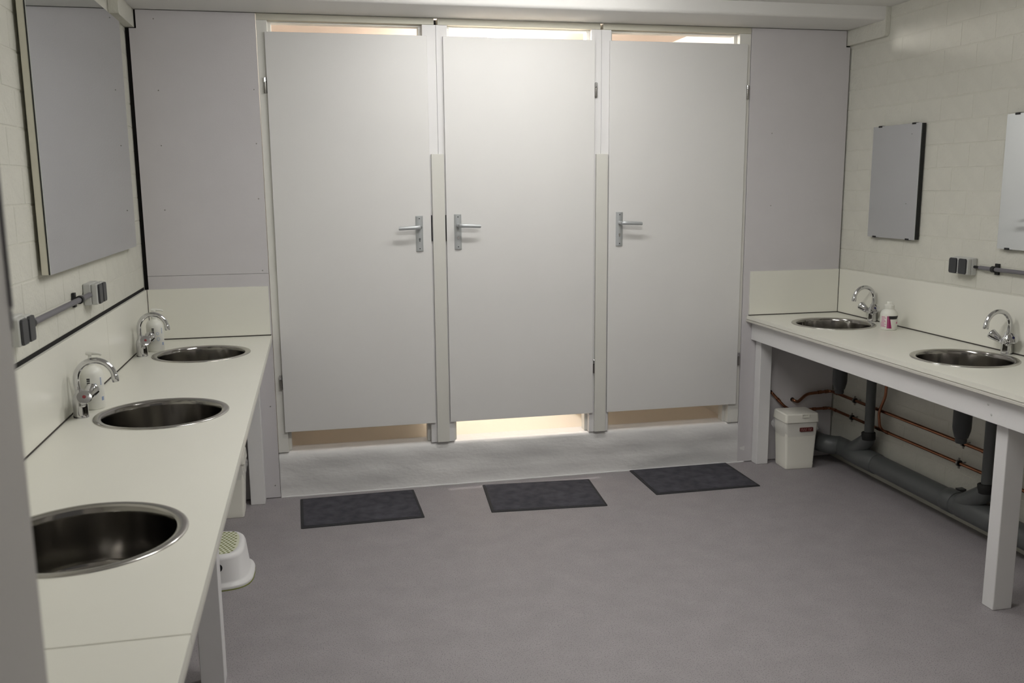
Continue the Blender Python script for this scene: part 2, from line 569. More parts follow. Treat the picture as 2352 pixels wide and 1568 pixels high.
def make_hinge(door, x, z):
    t = thing('hinge', (x, -0.004, z))
    t.parent = door
    t.matrix_parent_inverse = parent_world(door).inverted()
    L = local(t)
    L(MB().lathe([(0, -0.038), (0.007, -0.038), (0.0075, -0.036), (0.0075, 0.012), (0, 0.012)], n=14), 'knuckle', 'hinge')
    L(MB().lathe([(0, 0.0145), (0.0075, 0.0145), (0.0075, 0.036), (0.006, 0.038), (0, 0.038)], n=14), 'knuckle', 'chrome')
    L(MB().lathe([(0, 0.0121), (0.006, 0.0121), (0.006, 0.0144), (0, 0.0144)], n=14), 'bearing_ring', 'black')


for i in range(3):
    d = thing('door_%d' % (i + 1), ((DX[i][0] + DX[i][1]) / 2, 0, DB), label=LABD[i], cat='door', **S)
    x0, x1 = DX[i]
    # overlay leaf: thin front lip and a thicker core inside the rebate
    lf = MB().box(x0, x1, -0.012, 0.0035, DB, DT)
    lf.build('door_leaf', 'door', d, bevel=0.0015)
    MB().box(OPX[i][0] + 0.004, OPX[i][1] - 0.004, 0.0036, 0.026, DB + 0.006, DT - 0.006).build('door_core', 'door', d)
    # frame: two stiles and a head with an inner stop
    fx0, fx1 = FRX[i]
    ox0, ox1 = OPX[i]
    lx0 = fx0 if i == 0 else BX[i] + 0.0004
    rx1 = fx1 if i == 2 else BX[i + 1] - 0.0004
    box('frame_stile', 'frame' if i == 0 else 'white_paint', lx0, ox0, 0.0045, 0.10, 0.2455, 2.4296, d, bevel=0.0015)
    box('frame_stile', 'frame' if i == 2 else 'white_paint', ox1, rx1, 0.0045, 0.10, 0.2455, 2.4296, d, bevel=0.0015)
    box('door_stop', 'frame', ox0, ox0 + 0.016, 0.045, 0.10, 0.2455, 2.4225, d, bevel=0.001)
    box('door_stop', 'frame', ox1 - 0.016, ox1, 0.045, 0.10, 0.2455, 2.4225, d, bevel=0.001)
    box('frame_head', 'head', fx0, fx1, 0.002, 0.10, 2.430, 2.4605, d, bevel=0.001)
    box('head_stop', 'frame', ox0, ox1, 0.045, 0.10, 2.423, 2.4298, d, bevel=0.001)
    hx, dr = HX[i]
    make_handle(d, hx, dr, HZ[i])
    hxx = (x0 - 0.009) if i == 0 else (x1 + 0.009)
    for z in (2.121, 0.625):
        make_hinge(d, hxx, z)

# cover strips between the doors
for i, (x0, x1, lab) in enumerate(((-0.2085, -0.1430, 'narrow cream cover strip between left and middle cabin doors'), (0.6815, 0.7465, 'narrow cream cover strip between middle and right cabin doors'))):
    box('trim_%d' % (5 + i), 'strip', x0, x1, -0.012, 0.0043, 0.249, 1.788, bevel=0.001, label=lab, cat='cover strip', **S)
# two strike plates beside the first strip
for i, (xa, lab) in enumerate(((-0.2155, 'dark latch plate in the edge of the left cabin door'), (-0.1405, 'dark latch plate in the edge of the middle cabin door'))):
    box('trim_%d' % (7 + i), 'black', xa, xa + 0.004, -0.0105, 0.002, 1.34, 1.475, label=lab, cat='latch plate', **S)

# ------------------------------------------------------------------ splashbacks
sp = thing('splashback', (XL, -2.0, ZC), label='long cream splashback panels along the left brick wall', cat='splashback')
ys = [-0.003, -0.925, -2.15, -3.24, -3.99]
for a, b_ in zip(ys[:-1], ys[1:]):
    box('panel', 'laminate', XL - 0.012, XL, b_ + 0.0012, a - 0.0012, ZC + 0.0049, ZS, sp, bevel=0.0008)
box('joint_line', 'seal', XL - 0.011, XL + 0.0016, -3.99, -0.012, ZC + 0.0003, ZC + 0.0048, sp)
box('gap_strip', 'void', WXL - 0.0009, WXL - 0.0001, YF + 0.01, 0.0, ZS - 0.02, 1.1425, sp, label='black gap above the splashback')

sp = thing('splashback', (-1.35, -0.01, ZC), label='short cream splashback beside the left cabin door', cat='splashback')
box('panel', 'laminate', XL + 0.0025, -1.058, -0.011, -0.0005, ZC + 0.0049, ZS, sp, bevel=0.0008)
box('joint_line', 'seal', XL, -1.056, -0.0125, -0.001, ZC + 0.0003, ZC + 0.0048, sp)
box('joint_line', 'seal', XL + 0.0003, XL + 0.0024, -0.0125, -0.001, ZC + 0.0049, ZS, sp)

sp = thing('splashback', (XR, -1.4, ZC), label='long cream splashback along the right brick wall', cat='splashback')
box('panel', 'laminate', XR - 0.012, XR - 0.0035, -2.74, -0.012, ZC + 0.0049, ZS, sp, bevel=0.0008)
box('joint_line', 'seal', XR - 0.0136, XR - 0.003, -2.74, -0.012, ZC + 0.0003, ZC + 0.0048, sp)
sp = thing('splashback', (1.9, -0.01, ZC), label='short cream splashback beside the right cabin door', cat='splashback')
box('panel', 'laminate', 1.606, XR - 0.0145, -0.011, -0.0005, ZC + 0.0049, ZS, sp, bevel=0.0008)
box('joint_line', 'seal', 1.606, XR - 0.012, -0.0125, -0.001, ZC + 0.0003, ZC + 0.0048, sp)
box('joint_line', 'seal', XR - 0.0143, XR - 0.0123, -0.0125, -0.001, ZC + 0.0049, ZS, sp)

# ------------------------------------------------------------------ worktops with round cut-outs
SINK_L = ((-1.345, -0.468), (-1.345, -1.600), (-1.338, -2.725))
SINK_R = ((1.895, -0.412), (1.893, -1.432))
RH = 0.203


def worktop_mesh(x0, x1, y0, y1, holes, z0, z1):
    """slab with circular holes: each hole sits in a square cell."""
    mb = MB()
    S_ = 0.235
    cells = sorted(holes, key=lambda c: c[1])
    ycur = y0

    def quad(xa, xb, ya, yb):
        for z in (z0, z1):
            mb.add([(xa, ya, z), (xb, ya, z), (xb, yb, z), (xa, yb, z)], [(0, 1, 2, 3)])
    for (cx, cy) in cells:
        quad(x0, x1, ycur, cy - S_)
        quad(x0, cx - S_, cy - S_, cy + S_)
        quad(cx + S_, x1, cy - S_, cy + S_)
        n = 64
        for z in (z0, z1):
            ci, sq = [], []
            for k in range(n):
                a = 2 * math.pi * (k + 0.5) / n - math.pi / 4 - math.pi / n
                c, s_ = math.cos(a), math.sin(a)
                ci.append((cx + RH * c, cy + RH * s_, z))
                mxx = max(abs(c), abs(s_))
                sq.append((cx + S_ * c / mxx, cy + S_ * s_ / mxx, z))
            mb.add(ci + sq, [(k, (k + 1) % n, n + (k + 1) % n, n + k) for k in range(n)])
        c0 = [(cx + RH * math.cos(2 * math.pi * k / n), cy + RH * math.sin(2 * math.pi * k / n)) for k in range(n)]
        mb.add([(x, y, z0) for x, y in c0] + [(x, y, z1) for x, y in c0], [(k, (k + 1) % n, n + (k + 1) % n, n + k) for k in range(n)])
        ycur = cy + S_
    quad(x0, x1, ycur, y1)
    for xa in (x0, x1):
        mb.add([(xa, y0, z0), (xa, y1, z0), (xa, y1, z1), (xa, y0, z1)], [(0, 1, 2, 3)])
    for ya in (y0, y1):
        mb.add([(x0, ya, z0), (x1, ya, z0), (x1, ya, z1), (x0, ya, z1)], [(0, 1, 2, 3)])
    return mb


CLX, CRX = -1.053, 1.597
wl = thing('worktop', (-1.35, -2.0, ZC - 0.03), label='long cream laminate worktop with three round steel basins', cat='worktop')
worktop_mesh(XL + 0.0005, CLX, -3.2375, -0.0005, SINK_L, ZC - 0.020, ZC).build('top_panel', 'laminate', wl)
box('top_panel', 'laminate', XL + 0.0005, CLX, -3.995, -3.2405, ZC - 0.020, ZC, wl, bevel=0.0008)
box('edge_strip', 'edge', CLX - 0.020, CLX - 0.001, -3.995, -0.0005, ZC - 0.036, ZC - 0.0235, wl, bevel=0.001)
wr = thing('worktop', (1.89, -1.4, ZC - 0.03), label='cream laminate worktop with two round steel basins', cat='worktop')
worktop_mesh(CRX, XR - 0.003, -2.74, -0.0005, SINK_R, ZC - 0.020, ZC).build('top_panel', 'laminate', wr)
box('edge_strip', 'edge', CRX - 0.005, CRX + 0.030, -2.74, -0.0005, ZC - 0.034, ZC - 0.0225, wr, bevel=0.001)

# supports
fr = thing('counter_frame', (1.69, -1.0, 0), label='white wooden legs and apron under the two-basin worktop', cat='counter frame')
box('apron', 'white_paint', 1.628, 1.652, -2.70, -0.002, 0.735, ZC - 0.0365, fr, bevel=0.002)
for (xa, xb, ya, yb) in ((1.658, 1.731, -0.066, -0.002), (1.666, 1.750, -1.973, -1.912)):
    box('leg', 'white_paint', xa, xb, ya, yb, 0.0, ZC - 0.037, fr, bevel=0.004)
for (y_, z_) in ((-1.905, 0.800), (-1.925, 0.765)):
    MB().lathe([(0, 0), (0.005, 0), (0.004, 0.0012), (0, 0.0015)], (1.628, y_, z_), n=10, axis=(-1, 0, 0)).build('screw', 'grey_plastic', fr)
fr = thing('counter_frame', (-1.17, -1.6, 0), label='white wooden legs and apron under the three-basin worktop', cat='counter frame')
box('apron', 'white_paint', -1.138, -1.116, -3.95, -0.002, 0.735, ZC - 0.0365, fr, bevel=0.002)
for (xa, xb, ya, yb) in ((-1.200, -1.1270, -0.083, -0.002), (-1.246, -1.1705, -1.865, -1.790), (-1.230, -1.1505, -3.50, -3.42)):
    box('leg', 'white_paint', xa, xb, ya, yb, 0.0, ZC - 0.037, fr, bevel=0.003)

# ------------------------------------------------------------------ basins
SP = [(0.2165, 0.0), (0.2165, 0.0012), (0.2145, 0.0036), (0.210, 0.0046), (0.202, 0.0044), (0.196, 0.0030), (0.1915, 0.0002)]
SB = [(0.1915, 0.0002), (0.1885, -0.006), (0.1870, -0.014), (0.1845, -0.125), (0.181, -0.138), (0.173, -0.147), (0.158, -0.1515), (0.10, -0.155), (0.034, -0.158), (0.030, -0.161)]
SO = [(0.030, -0.165), (0.16, -0.156), (0.180, -0.150), (0.1885, -0.13), (0.1905, -0.02), (0.1955, -0.001)]


def make_sink(c, of_ang, label, first=None):
    if first is not None:
        t = copy_tree(first)
        t.location = (c[0], c[1], ZC)
        t.rotation_euler = (0, 0, of_ang)
        tag(t, label=label)
        return t
    t = thing('sink', (c[0], c[1], ZC), of_ang, label=label, cat='sink', group='round steel basins')
    L = local(t)
    L(MB().lathe(SP, n=96), 'rim', 'rim', smooth=60)
    bw = L(MB().lathe(SB + SO, n=96), 'bowl', 'steel', smooth=60)
    L(MB().lathe([(0.030, -0.161), (0.030, -0.158), (0.024, -0.157), (0.020, -0.160), (0, -0.160)], n=32), 'drain', 'chrome', bw)
    ov = MB()
    for k in (-1, 0, 1):
        ov.box(0.1835, 0.1850, -0.012, 0.012, -0.035 + k * 0.008 - 0.0028, -0.035 + k * 0.008 + 0.0028)
    L(ov, 'overflow_slots', 'black', bw)
    return t


s0 = make_sink(SINK_R[1], math.radians(-38), 'round steel basin at the near end of the two-basin worktop')
make_sink(SINK_R[0], math.radians(-80), 'round steel basin beside the magenta-labelled bottle', s0)
make_sink(SINK_L[0], math.radians(-110), 'farthest round steel basin of the three-basin worktop', s0)
make_sink(SINK_L[1], math.radians(-110), 'middle round steel basin of the three-basin worktop', s0)
make_sink(SINK_L[2], math.radians(-110), 'nearest round steel basin, cut off by the door jamb', s0)


# ------------------------------------------------------------------ taps (local: spout towards +x)
def make_tap(name='tap'):
    t = thing(name, (0, 0, 0), cat='tap', group='chrome mixer taps')
    L = local(t)
    L(MB().lathe([(0, 0), (0.0245, 0), (0.0245, 0.004), (0.0238, 0.007), (0.0235, 0.020), (0.0235, 0.042), (0.0245, 0.058), (0.0205, 0.072), (0.0140, 0.082), (0.0130, 0.096), (0, 0.096)], n=32), 'body', 'chrome')
    # shoulders that carry the knobs
    pts = [(-0.004, 0, 0.09), (-0.006, 0, 0.115)]
    cx, cz, r = 0.054, 0.128, 0.060
    for k in range(0, 19):
        a = math.pi - (math.pi - 0.10) * k / 18
        pts.append((cx + r * math.cos(a), 0, cz + (r + 0.002) * math.sin(a)))
    spout = L(MB().tube(pts, 0.0102, 18), 'spout', 'chrome', smooth=60)
    e = pts[-1]
    L(MB().lathe([(0, -0.004), (0.0095, -0.004), (0.0118, 0.0), (0.0118, 0.015), (0.0108, 0.021), (0.0085, 0.021), (0.008, 0.017), (0, 0.017)], (e[0], 0, e[2] + 0.002), n=24, axis=(0.13, 0, -1)), 'aerator', 'chrome', spout)
    for sgn in (-1, 1):
        ax = Vector((0.30, sgn * 0.78, 0.50)).normalized()
        base = Vector((0.004, 0, 0.040))
        L(MB().lathe([(0, 0.012), (0.0135, 0.012), (0.0125, 0.028), (0.0095, 0.032), (0.0095, 0.037), (0, 0.037)], base, n=24, axis=ax), 'valve_neck', 'chrome')
        kn = MB()
        n = 40
        loops = []
        for (rr, h, fl) in ((0.0135, 0.0371, 0), (0.0155, 0.040, 0.6), (0.0225, 0.073, 1), (0.0235, 0.079, 0.8), (0.0222, 0.0835, 0), (0.015, 0.0848, 0)):
            q = Vector((0, 0, 1)).rotation_difference(ax)
            loops.append([tuple(base + q @ Vector(((rr * (1 + 0.05 * fl * math.cos(4 * 2 * math.pi * k / n))) * math.cos(2 * math.pi * k / n), (rr * (1 + 0.05 * fl * math.cos(4 * 2 * math.pi * k / n))) * math.sin(2 * math.pi * k / n), h))) for k in range(n)])
        kn.loft(loops)
        ko = L(kn, 'knob', 'chrome', smooth=50)
        L(MB().lathe([(0, 0.0849), (0.0058, 0.0849), (0.0052, 0.0862), (0, 0.0864)], base, n=18, axis=ax), 'colour_dot', 'red' if sgn < 0 else 'bluedot', ko,
          label='dark red dot' if sgn < 0 else 'dark blue dot')
    return t


tap0 = make_tap()
tap0.location = (-1.602, -1.591, ZC)
tag(tap0, label='chrome swan-neck tap beside the middle basin on the left')
for loc, rz, lab in (((-1.602, -0.463, ZC), 0, 'chrome swan-neck tap at the farthest basin on the left'),
                     ((2.141, -0.392, ZC), math.pi, 'chrome swan-neck tap behind the magenta-labelled bottle'),
                     ((2.141, -1.388, ZC), math.pi, 'chrome swan-neck tap at the nearer basin on the right'),
                     ((-1.602, -2.715, ZC), 0, 'chrome swan-neck tap at the nearest basin, hidden by the jamb')):
    if lab.endswith('hidden by the jamb'):
        continue
    c_ = copy_tree(tap0)
    c_.location = loc
    c_.rotation_euler = (0, 0, rz)
    tag(c_, label=lab)


# ------------------------------------------------------------------ bottles
def decal(c, r, corners, n=10):
    """patch on a cylinder; corners: (ang_l0, ang_r0, z0, ang_l1, ang_r1, z1) degrees"""
    al0, ar0, z0, al1, ar1, z1 = corners
    vs_, fs = [], []
    for j in range(n + 1):
        t = j / n
        al, ar, z = al0 + (al1 - al0) * t, ar0 + (ar1 - ar0) * t, z0 + (z1 - z0) * t
        for i in range(n + 1):
            a = math.radians(al + (ar - al) * i / n)
            vs_.append((c[0] + r * math.cos(a), c[1] + r * math.sin(a), z))
    for j in range(n):
        for i in range(n):
            k = j * (n + 1) + i
            fs.append((k, k + 1, k + n + 2, k + n + 1))
    return vs_, fs


def pump_bottle(loc, label, noz_deg):
    t = thing('soap_bottle', loc, label=label, cat='bottle', group='white pump soap bottles')
    L = local(t)
    r = 0.0375
    L(MB().lathe([(0, 0), (r - 0.004, 0), (r, 0.004), (r, 0.118), (r - 0.0025, 0.130), (r - 0.009, 0.140), (r - 0.019, 0.147), (0.013, 0.150), (0.013, 0.156), (0, 0.156)], n=48), 'bottle_body', 'bottle', smooth=60)
    pm = L(MB().lathe([(0, 0.1562), (0.0135, 0.1562), (0.0135, 0.170), (0.011, 0.172), (0.0055, 0.173), (0.0055, 0.186), (0.010, 0.187), (0.010, 0.192), (0, 0.193)], n=24), 'pump', 'pump')
    a = math.radians(noz_deg)
    ca, sa = math.cos(a), math.sin(a)
    L(MB().tube([(-0.012 * ca, -0.012 * sa, 0.1925), (0.012 * ca, 0.012 * sa, 0.193), (0.03 * ca, 0.03 * sa, 0.191), (0.04 * ca, 0.04 * sa, 0.187)], [0.006, 0.006, 0.0045, 0.004], 12), 'nozzle', 'pump', pm)
    # printed marks facing the room
    mk = MB()
    base = -77
    for k in range(5):
        mk.add(*decal((0, 0), r + 0.0003, (base - 26, base - 10, 0.082 + k * 0.0062, base - 26, base - 10, 0.082 + k * 0.0062 + (0.0048 if k != 2 else 0.0036)), 4))
    L(mk, 'print_mark', 'ink', kind='stuff')
    mk = MB()
    for k in range(6):
        mk.add(*decal((0, 0), r + 0.0003, (base - 22, base - 14, 0.052 + k * 0.0042, base - 22, base - 14, 0.0545 + k * 0.0042), 3))
        mk.add(*decal((0, 0), r + 0.0003, (base + 42, base + 50, 0.085 + k * 0.0045, base + 42, base + 50, 0.0875 + k * 0.0045), 3))
    for k in range(3):
        mk.add(*decal((0, 0), r + 0.0003, (base + 44, base + 60, 0.030 + k * 0.0045, base + 44, base + 60, 0.0335 + k * 0.0045), 3))
    L(mk, 'print_mark', 'blue', kind='stuff')
    mk = MB()
    for (a0, zc, rr) in ((base + 16, 0.060, 0.0082), (base + 12, 0.086, 0.0070)):
        n = 28
        vs_ = []
        for q in (rr, rr * 0.62):
            for k in range(n):
                th = 2 * math.pi * k / n
                an = math.radians(a0) + q * math.cos(th) / r
                vs_.append(((r + 0.0003) * math.cos(an), (r + 0.0003) * math.sin(an), zc + q * math.sin(th)))
        mk.add(vs_, [(k, (k + 1) % n, n + (k + 1) % n, n + k) for k in range(n)])
    L(mk, 'print_mark', 'paleblue', kind='stuff')
    return t


pump_bottle((-1.590, -1.462, ZC), 'white pump soap bottle behind the middle left tap', -10)
b2 = pump_bottle((-1.563, -0.330, ZC), 'white pump soap bottle behind the farthest left tap', 10)

t = thing('lotion_bottle', (2.060, -0.655, ZC), label='white round-shouldered bottle with magenta and black label', cat='bottle')
L = local(t)
r = 0.0425
L(MB().lathe([(0, 0), (r - 0.004, 0), (r, 0.004), (r, 0.076), (r - 0.002, 0.088), (r - 0.008, 0.098), (r - 0.018, 0.105), (0.022, 0.108), (0.022, 0.110), (0, 0.110)], n=48), 'bottle_body', 'bottle', smooth=60)
L(MB().lathe([(0, 0.1102), (0.0245, 0.1102), (0.0245, 0.126), (0.019, 0.130), (0.013, 0.132), (0.013, 0.142), (0.011, 0.145), (0, 0.145)], n=32), 'cap', 'pump')
bs = math.degrees(math.atan2(-4.763 + 0.655, -0.818 - 2.060))     # towards the camera
rr = r + 0.0004
mk = MB()
mk.add(*decal((0, 0), rr, (bs - 10, bs + 22, 0.011, bs - 10, bs + 6, 0.074)))
L(mk, 'label_band', 'magenta', label='magenta wedge on the label')
mk = MB().add(*decal((0, 0), rr + 0.0003, (bs - 3.5, bs - 1.0, 0.011, bs - 3.5, bs - 1.0, 0.074)))
L(mk, 'label_line', 'pink')
mk = MB().add(*decal((0, 0), rr + 0.0003, (bs + 4, bs + 60, 0.058, bs + 1, bs + 82, 0.0745)))
L(mk, 'label_swoosh', 'ink', label='black swoosh on the label')
mk = MB()
for k in range(9):
    z = 0.018 + k * 0.0062
    wd = (34, 26, 36, 22, 34, 30, 24, 36, 28)[k]
    mk.add(*decal((0, 0), rr, (bs - 52, bs - 52 + wd, z, bs - 52, bs - 52 + wd, z + 0.0034), 5))
mk.add(*decal((0, 0), rr, (bs - 58, bs - 55, 0.014, bs - 58, bs - 55, 0.04), 3))
mk.add(*decal((0, 0), rr, (bs + 55, bs + 72, 0.034, bs + 55, bs + 72, 0.044), 3))
L(mk, 'label_print', 'pink', kind='stuff', label='small pink lines of print')

# ------------------------------------------------------------------ mirrors
def mirror_plain(x, y0, y1, z0, z1, label):
    t = thing('wall_mirror', (XR, (y0 + y1) / 2, z0), label=label, cat='mirror', group='frameless mirrors on the right wall')
    box('mirror_glass', 'mirror', x, x + 0.004, y0, y1, z0, z1, t)
    box('mirror_back', 'mirror_edge', x + 0.0041, x + 0.022, y0 - 0.004, y1 - 0.004, z0 + 0.003, z1 - 0.003, t)
    for yy in (y0 + 0.06, y1 - 0.06):
        for zz, s_ in ((z0, -1), (z1, 1)):
            box('clip', 'black', x - 0.003, x + 0.02, yy - 0.012, yy + 0.012, min(zz - s_ * 0.006, zz + s_ * 0.003), max(zz - s_ * 0.006, zz + s_ * 0.003), t)
    return t


mirror_plain(2.152, -0.690, -0.290, 1.334, 1.917, 'small frameless mirror above the far basin on the right')
mirror_plain(2.152, -1.665, -1.265, 1.331, 1.912, 'small frameless mirror cut off by the right picture edge')
t = thing('wall_mirror', (WXL, -1.2, 1.38), label='tall mirror on a thick backing board above the left counter', cat='mirror')
MY0, MY1, MZ0, MZ1 = -1.733, -0.312, 1.364, 2.352
box('backing_board', 'ply', WXL + 0.012, -1.6225, MY0, MY1, MZ0, MZ1, t, bevel=0.001)
box('mirror_glass', 'mirror', -1.6189, -1.6170, MY0 + 0.001, MY1, MZ0, MZ1, t)
box('mirror_edge', 'mirror_edge', -1.6223, -1.6190, MY0 - 0.001, MY1, MZ0, MZ1, t)
for yy in (-1.5, -0.6):
    box('spacer_batten', 'mirror_edge', WXL + 0.0005, WXL + 0.0118, yy - 0.02, yy + 0.02, MZ0 + 0.03, MZ1 - 0.03, t)


# ------------------------------------------------------------------ sockets and conduits (local: out of wall = +x)
def socket(loc, rz, label):
    t = thing('wall_socket', loc, rz, label=label, cat='socket', group='double surface sockets')
    L = local(t)
    L(MB().box(0, 0.028, -0.064, 0.064, -0.040, 0.040), 'housing', 'grey_plastic', bevel=0.005)
    for s_ in (-1, 1):
        f_ = L(MB().box(0.0282, 0.050, s_ * 0.032 - 0.030, s_ * 0.032 + 0.030, -0.038, 0.038), 'socket_cover', 'grey_plastic', bevel=0.005)
        pl_ = [(-0.020, -0.036), (0.020, -0.036), (0.0255, -0.029), (0.0255, 0.029), (0.020, 0.036), (-0.020, 0.036), (-0.0255, 0.029), (-0.0255, -0.029)]
        L(MB().loft([[(0.0502, s_ * 0.032 + y, z) for y, z in pl_], [(0.0575, s_ * 0.032 + y * 0.96, z * 0.97) for y, z in pl_]]), 'flap', 'flap', f_, bevel=0.0012)
    return t


socket((WXL + 0.0008, -1.145, 1.243), 0, 'grey double socket with dark flaps at the far end of the left conduit')
socket((WXL + 0.0008, -2.065, 1.243), 0, 'grey double socket with dark flaps beside the entrance jamb')
socket((XR - 0.0008, -1.055, 1.236), math.pi, 'grey double socket with dark flaps on the right brick wall')


def conduit(x, ya, yb, z, clamps, sgn, label):
    t = thing('conduit', (x, (ya + yb) / 2, z), label=label, cat='conduit')
    MB().tube([(x, ya, z), (x, yb, z)], 0.0095, 14).build('pipe', 'conduit', t)
    for y in clamps:
        mb = MB()
        n = 12
        arc = [(x + sgn * 0.0145 * math.sin(2 * math.pi * k / n + 0.2), z + 0.0145 * math.cos(2 * math.pi * k / n + 0.2)) for k in range(n + 1)]
        lp = []
        for k, (ax_, az) in enumerate(arc):
            th = 2 * math.pi * k / n + 0.2
            i_ = (x + sgn * 0.0100 * math.sin(th), z + 0.0100 * math.cos(th))
            lp.append([(ax_, y - 0.010, az), (ax_, y + 0.010, az), (i_[0], y + 0.010, i_[1]), (i_[0], y - 0.010, i_[1])])
        mb.loft(lp)
        xa, xb = sorted((x - sgn * 0.013, x - sgn * 0.0225))
        mb.box(xa, xb, y - 0.011, y + 0.011, z - 0.025, z + 0.025)
        mb.build('clamp', 'black', t)


conduit(WXL + 0.0245, -1.998, -1.212, 1.243, (-1.93, -1.36), 1, 'grey plastic conduit between the two left sockets')
conduit(XR - 0.0245, -2.60, -1.165, 1.236, (-1.255, -2.2), -1, 'grey plastic conduit running right from the right socket')
MB().tube([(XR - 0.020, -1.166, 1.236), (XR - 0.016, -1.121, 1.236)], 0.0065, 10).build('cable_gland', 'black', None, label='black cable gland between right socket and conduit', cat='cable gland')

# ------------------------------------------------------------------ waste pipes under the right counter
dx, dz = 2.1135, 0.118


def ring(mb, c, ax, r, h, lip=0.003):
    mb.lathe([(r - 0.008, 0), (r, 0), (r + lip, 0.004), (r + lip, h - 0.004), (r, h), (r - 0.008, h)], c, n=32, axis=ax)


t = thing('drain_pipe', (dx, -1.3, 0.06), label='fat grey plastic waste pipe along the foot of the right wall', cat='pipe')
pts = [(2.024, -0.012, 0.128), (2.024, -0.03, 0.127)] + [(2.0255 + 0.088 * (1 - math.cos(math.pi / 2 * k / 8)), -0.055 - 0.13 * math.sin(math.pi / 2 * k / 8), 0.126 - 0.006 * k / 8) for k in range(9)]
pts += [(dx, -0.25, 0.119), (dx, -2.68, 0.112)]
MB().tube(pts, 0.0535, 28).build('main_pipe', 'pvc', t, smooth=60)
for (y, h) in ((-0.30, 0.26), (-1.12, 0.07), (-1.22, 0.24)):
    mb = MB()
    ring(mb, (dx, y, 0.118), (0, -1, 0), 0.0545, h)
    mb.build('coupling', 'pvc', t, smooth=50)
for y in (-0.485, -1.385):
    br = MB()
    br.tube([(dx, y + 0.150, 0.130), (dx - 0.010, y + 0.02, 0.225), (dx - 0.012, y, 0.258)], [0.050, 0.042, 0.034], 24)
    b_ = br.build('branch', 'pvc', t, smooth=60)
    mb = MB()
    ring(mb, (dx - 0.012, y, 0.235), (0, 0.12, 1), 0.033, 0.045, 0.004)
    mb.build('socket_ring', 'rubber', b_, smooth=50)
    MB().tube([(dx - 0.012, y, 0.25), (dx - 0.014, y, 0.70)], 0.0255, 22).build('riser', 'pvc', b_, smooth=60)
MB().box(dx + 0.03, XR - 0.001, -1.165, -1.135, 0.09, 0.175).build('bracket', 'pvc_dark', t)

for i, (sx, sy) in enumerate(SINK_R):
    lab = ('black bottle trap under the far right basin', 'black bottle trap under the nearer right basin')[i]
    cx, cy = (sx + 0.02, sy - 0.06) if i == 0 else (sx, sy - 0.02)
    t = thing('bottle_trap', (cx, cy, 0.5), label=lab, cat='trap', group='bottle traps under the right basins')
    MB().lathe([(0, 0.505), (0.022, 0.505), (0.024, 0.510), (0.024, 0.527), (0.028, 0.530), (0.036, 0.560), (0.038, 0.575), (0.038, 0.655), (0.030, 0.66), (0.020, 0.664), (0, 0.664)], (cx, cy, 0), n=28).build('trap_cup', 'pvc_dark', t, smooth=50)
    MB().lathe([(0, 0.6645), (0.019, 0.6645), (0.019, 0.700), (0.03, 0.702), (0.03, 0.7095), (0, 0.7095)], (cx, cy, 0), n=24).build('tail_pipe', 'pvc_dark', t, smooth=50)
    MB().tube([(cx + 0.036, cy, 0.64), (2.05, -0.485 if i == 0 else -1.385, 0.655), (2.0735, -0.485 if i == 0 else -1.385, 0.657)], 0.018, 16).build('outlet_pipe', 'pvc_dark', t, smooth=60)

# copper supply pipes
cx = 2.143


def arc_path(raw, r=0.025, n=6):
    raw = [Vector(p) for p in raw]
    out = [raw[0]]
    for i in range(1, len(raw) - 1):
        a, b_, c_ = raw[i - 1], raw[i], raw[i + 1]
        d1, d2 = (a - b_), (c_ - b_)
        q = min(r, d1.length * 0.45, d2.length * 0.45)
        p0, p1 = b_ + d1.normalized() * q, b_ + d2.normalized() * q
        for k in range(n + 1):
            tt = k / n
            out.append((1 - tt) ** 2 * p0 + 2 * tt * (1 - tt) * b_ + tt ** 2 * p1)
    out.append(raw[-1])
    return out


def pipe_clamp(parent, y, z, x=cx):
    mb = MB()
    mb.lathe([(0.0092, -0.007), (0.0145, -0.007), (0.0145, 0.007), (0.0092, 0.007)], (x, y, z), n=20, axis=(0, 1, 0))
    c_ = mb.build('clamp', 'rubber', parent)
    MB().lathe([(0.0147, -0.005), (0.0162, -0.005), (0.0162, 0.005), (0.0147, 0.005)], (x, y, z), n=20, axis=(0, 1, 0)).box(x - 0.003, x + 0.003, y - 0.004, y + 0.004, z + 0.0155, z + 0.026).box(x - 0.003, x + 0.003, y - 0.004, y + 0.004, z - 0.026, z - 0.0155).tube([(x + 0.014, y, z), (XR - 0.001, y, z)], 0.004, 8).build('clamp_band', 'hinge', c_)


t = thing('copper_pipe', (cx, -1.3, 0.4), label='upper copper pipe on the wall under the two-basin worktop', cat='pipe')
raw = [(1.907, -0.004, 0.363), (1.908, -0.022, 0.360), (1.932, -0.024, 0.350), (1.988, -0.024, 0.396), (cx, -0.026, 0.406), (cx, -2.68, 0.402)]
MB().tube(arc_path(raw), 0.0088, 14).build('tube', 'copper', t, smooth=60)
mb = MB()
for c_, ax in (((2.06, -0.025, 0.4015), (1, 0, 0.06)), ((2.105, -0.025, 0.4035), (1, 0, 0.06)), ((cx, -0.075, 0.406), (0, -1, 0)), ((cx, -0.40, 0.405), (0, -1, 0)), ((cx, -1.295, 0.404), (0, -1, 0))):
    MB().lathe([(0.0085, 0), (0.0108, 0), (0.0108, 0.022), (0.0085, 0.022)], c_, n=14, axis=ax).build('fitting', 'copper', t, smooth=40)
for y in (-0.275, -1.165):
    pipe_clamp(t, y, 0.405)
MB().lathe([(0, 0), (0.012, 0), (0.012, 0.006), (0.0092, 0.006)], (1.907, -0.001, 0.363), n=16, axis=(0, -1, 0)).build('wall_collar', 'rubber', t)

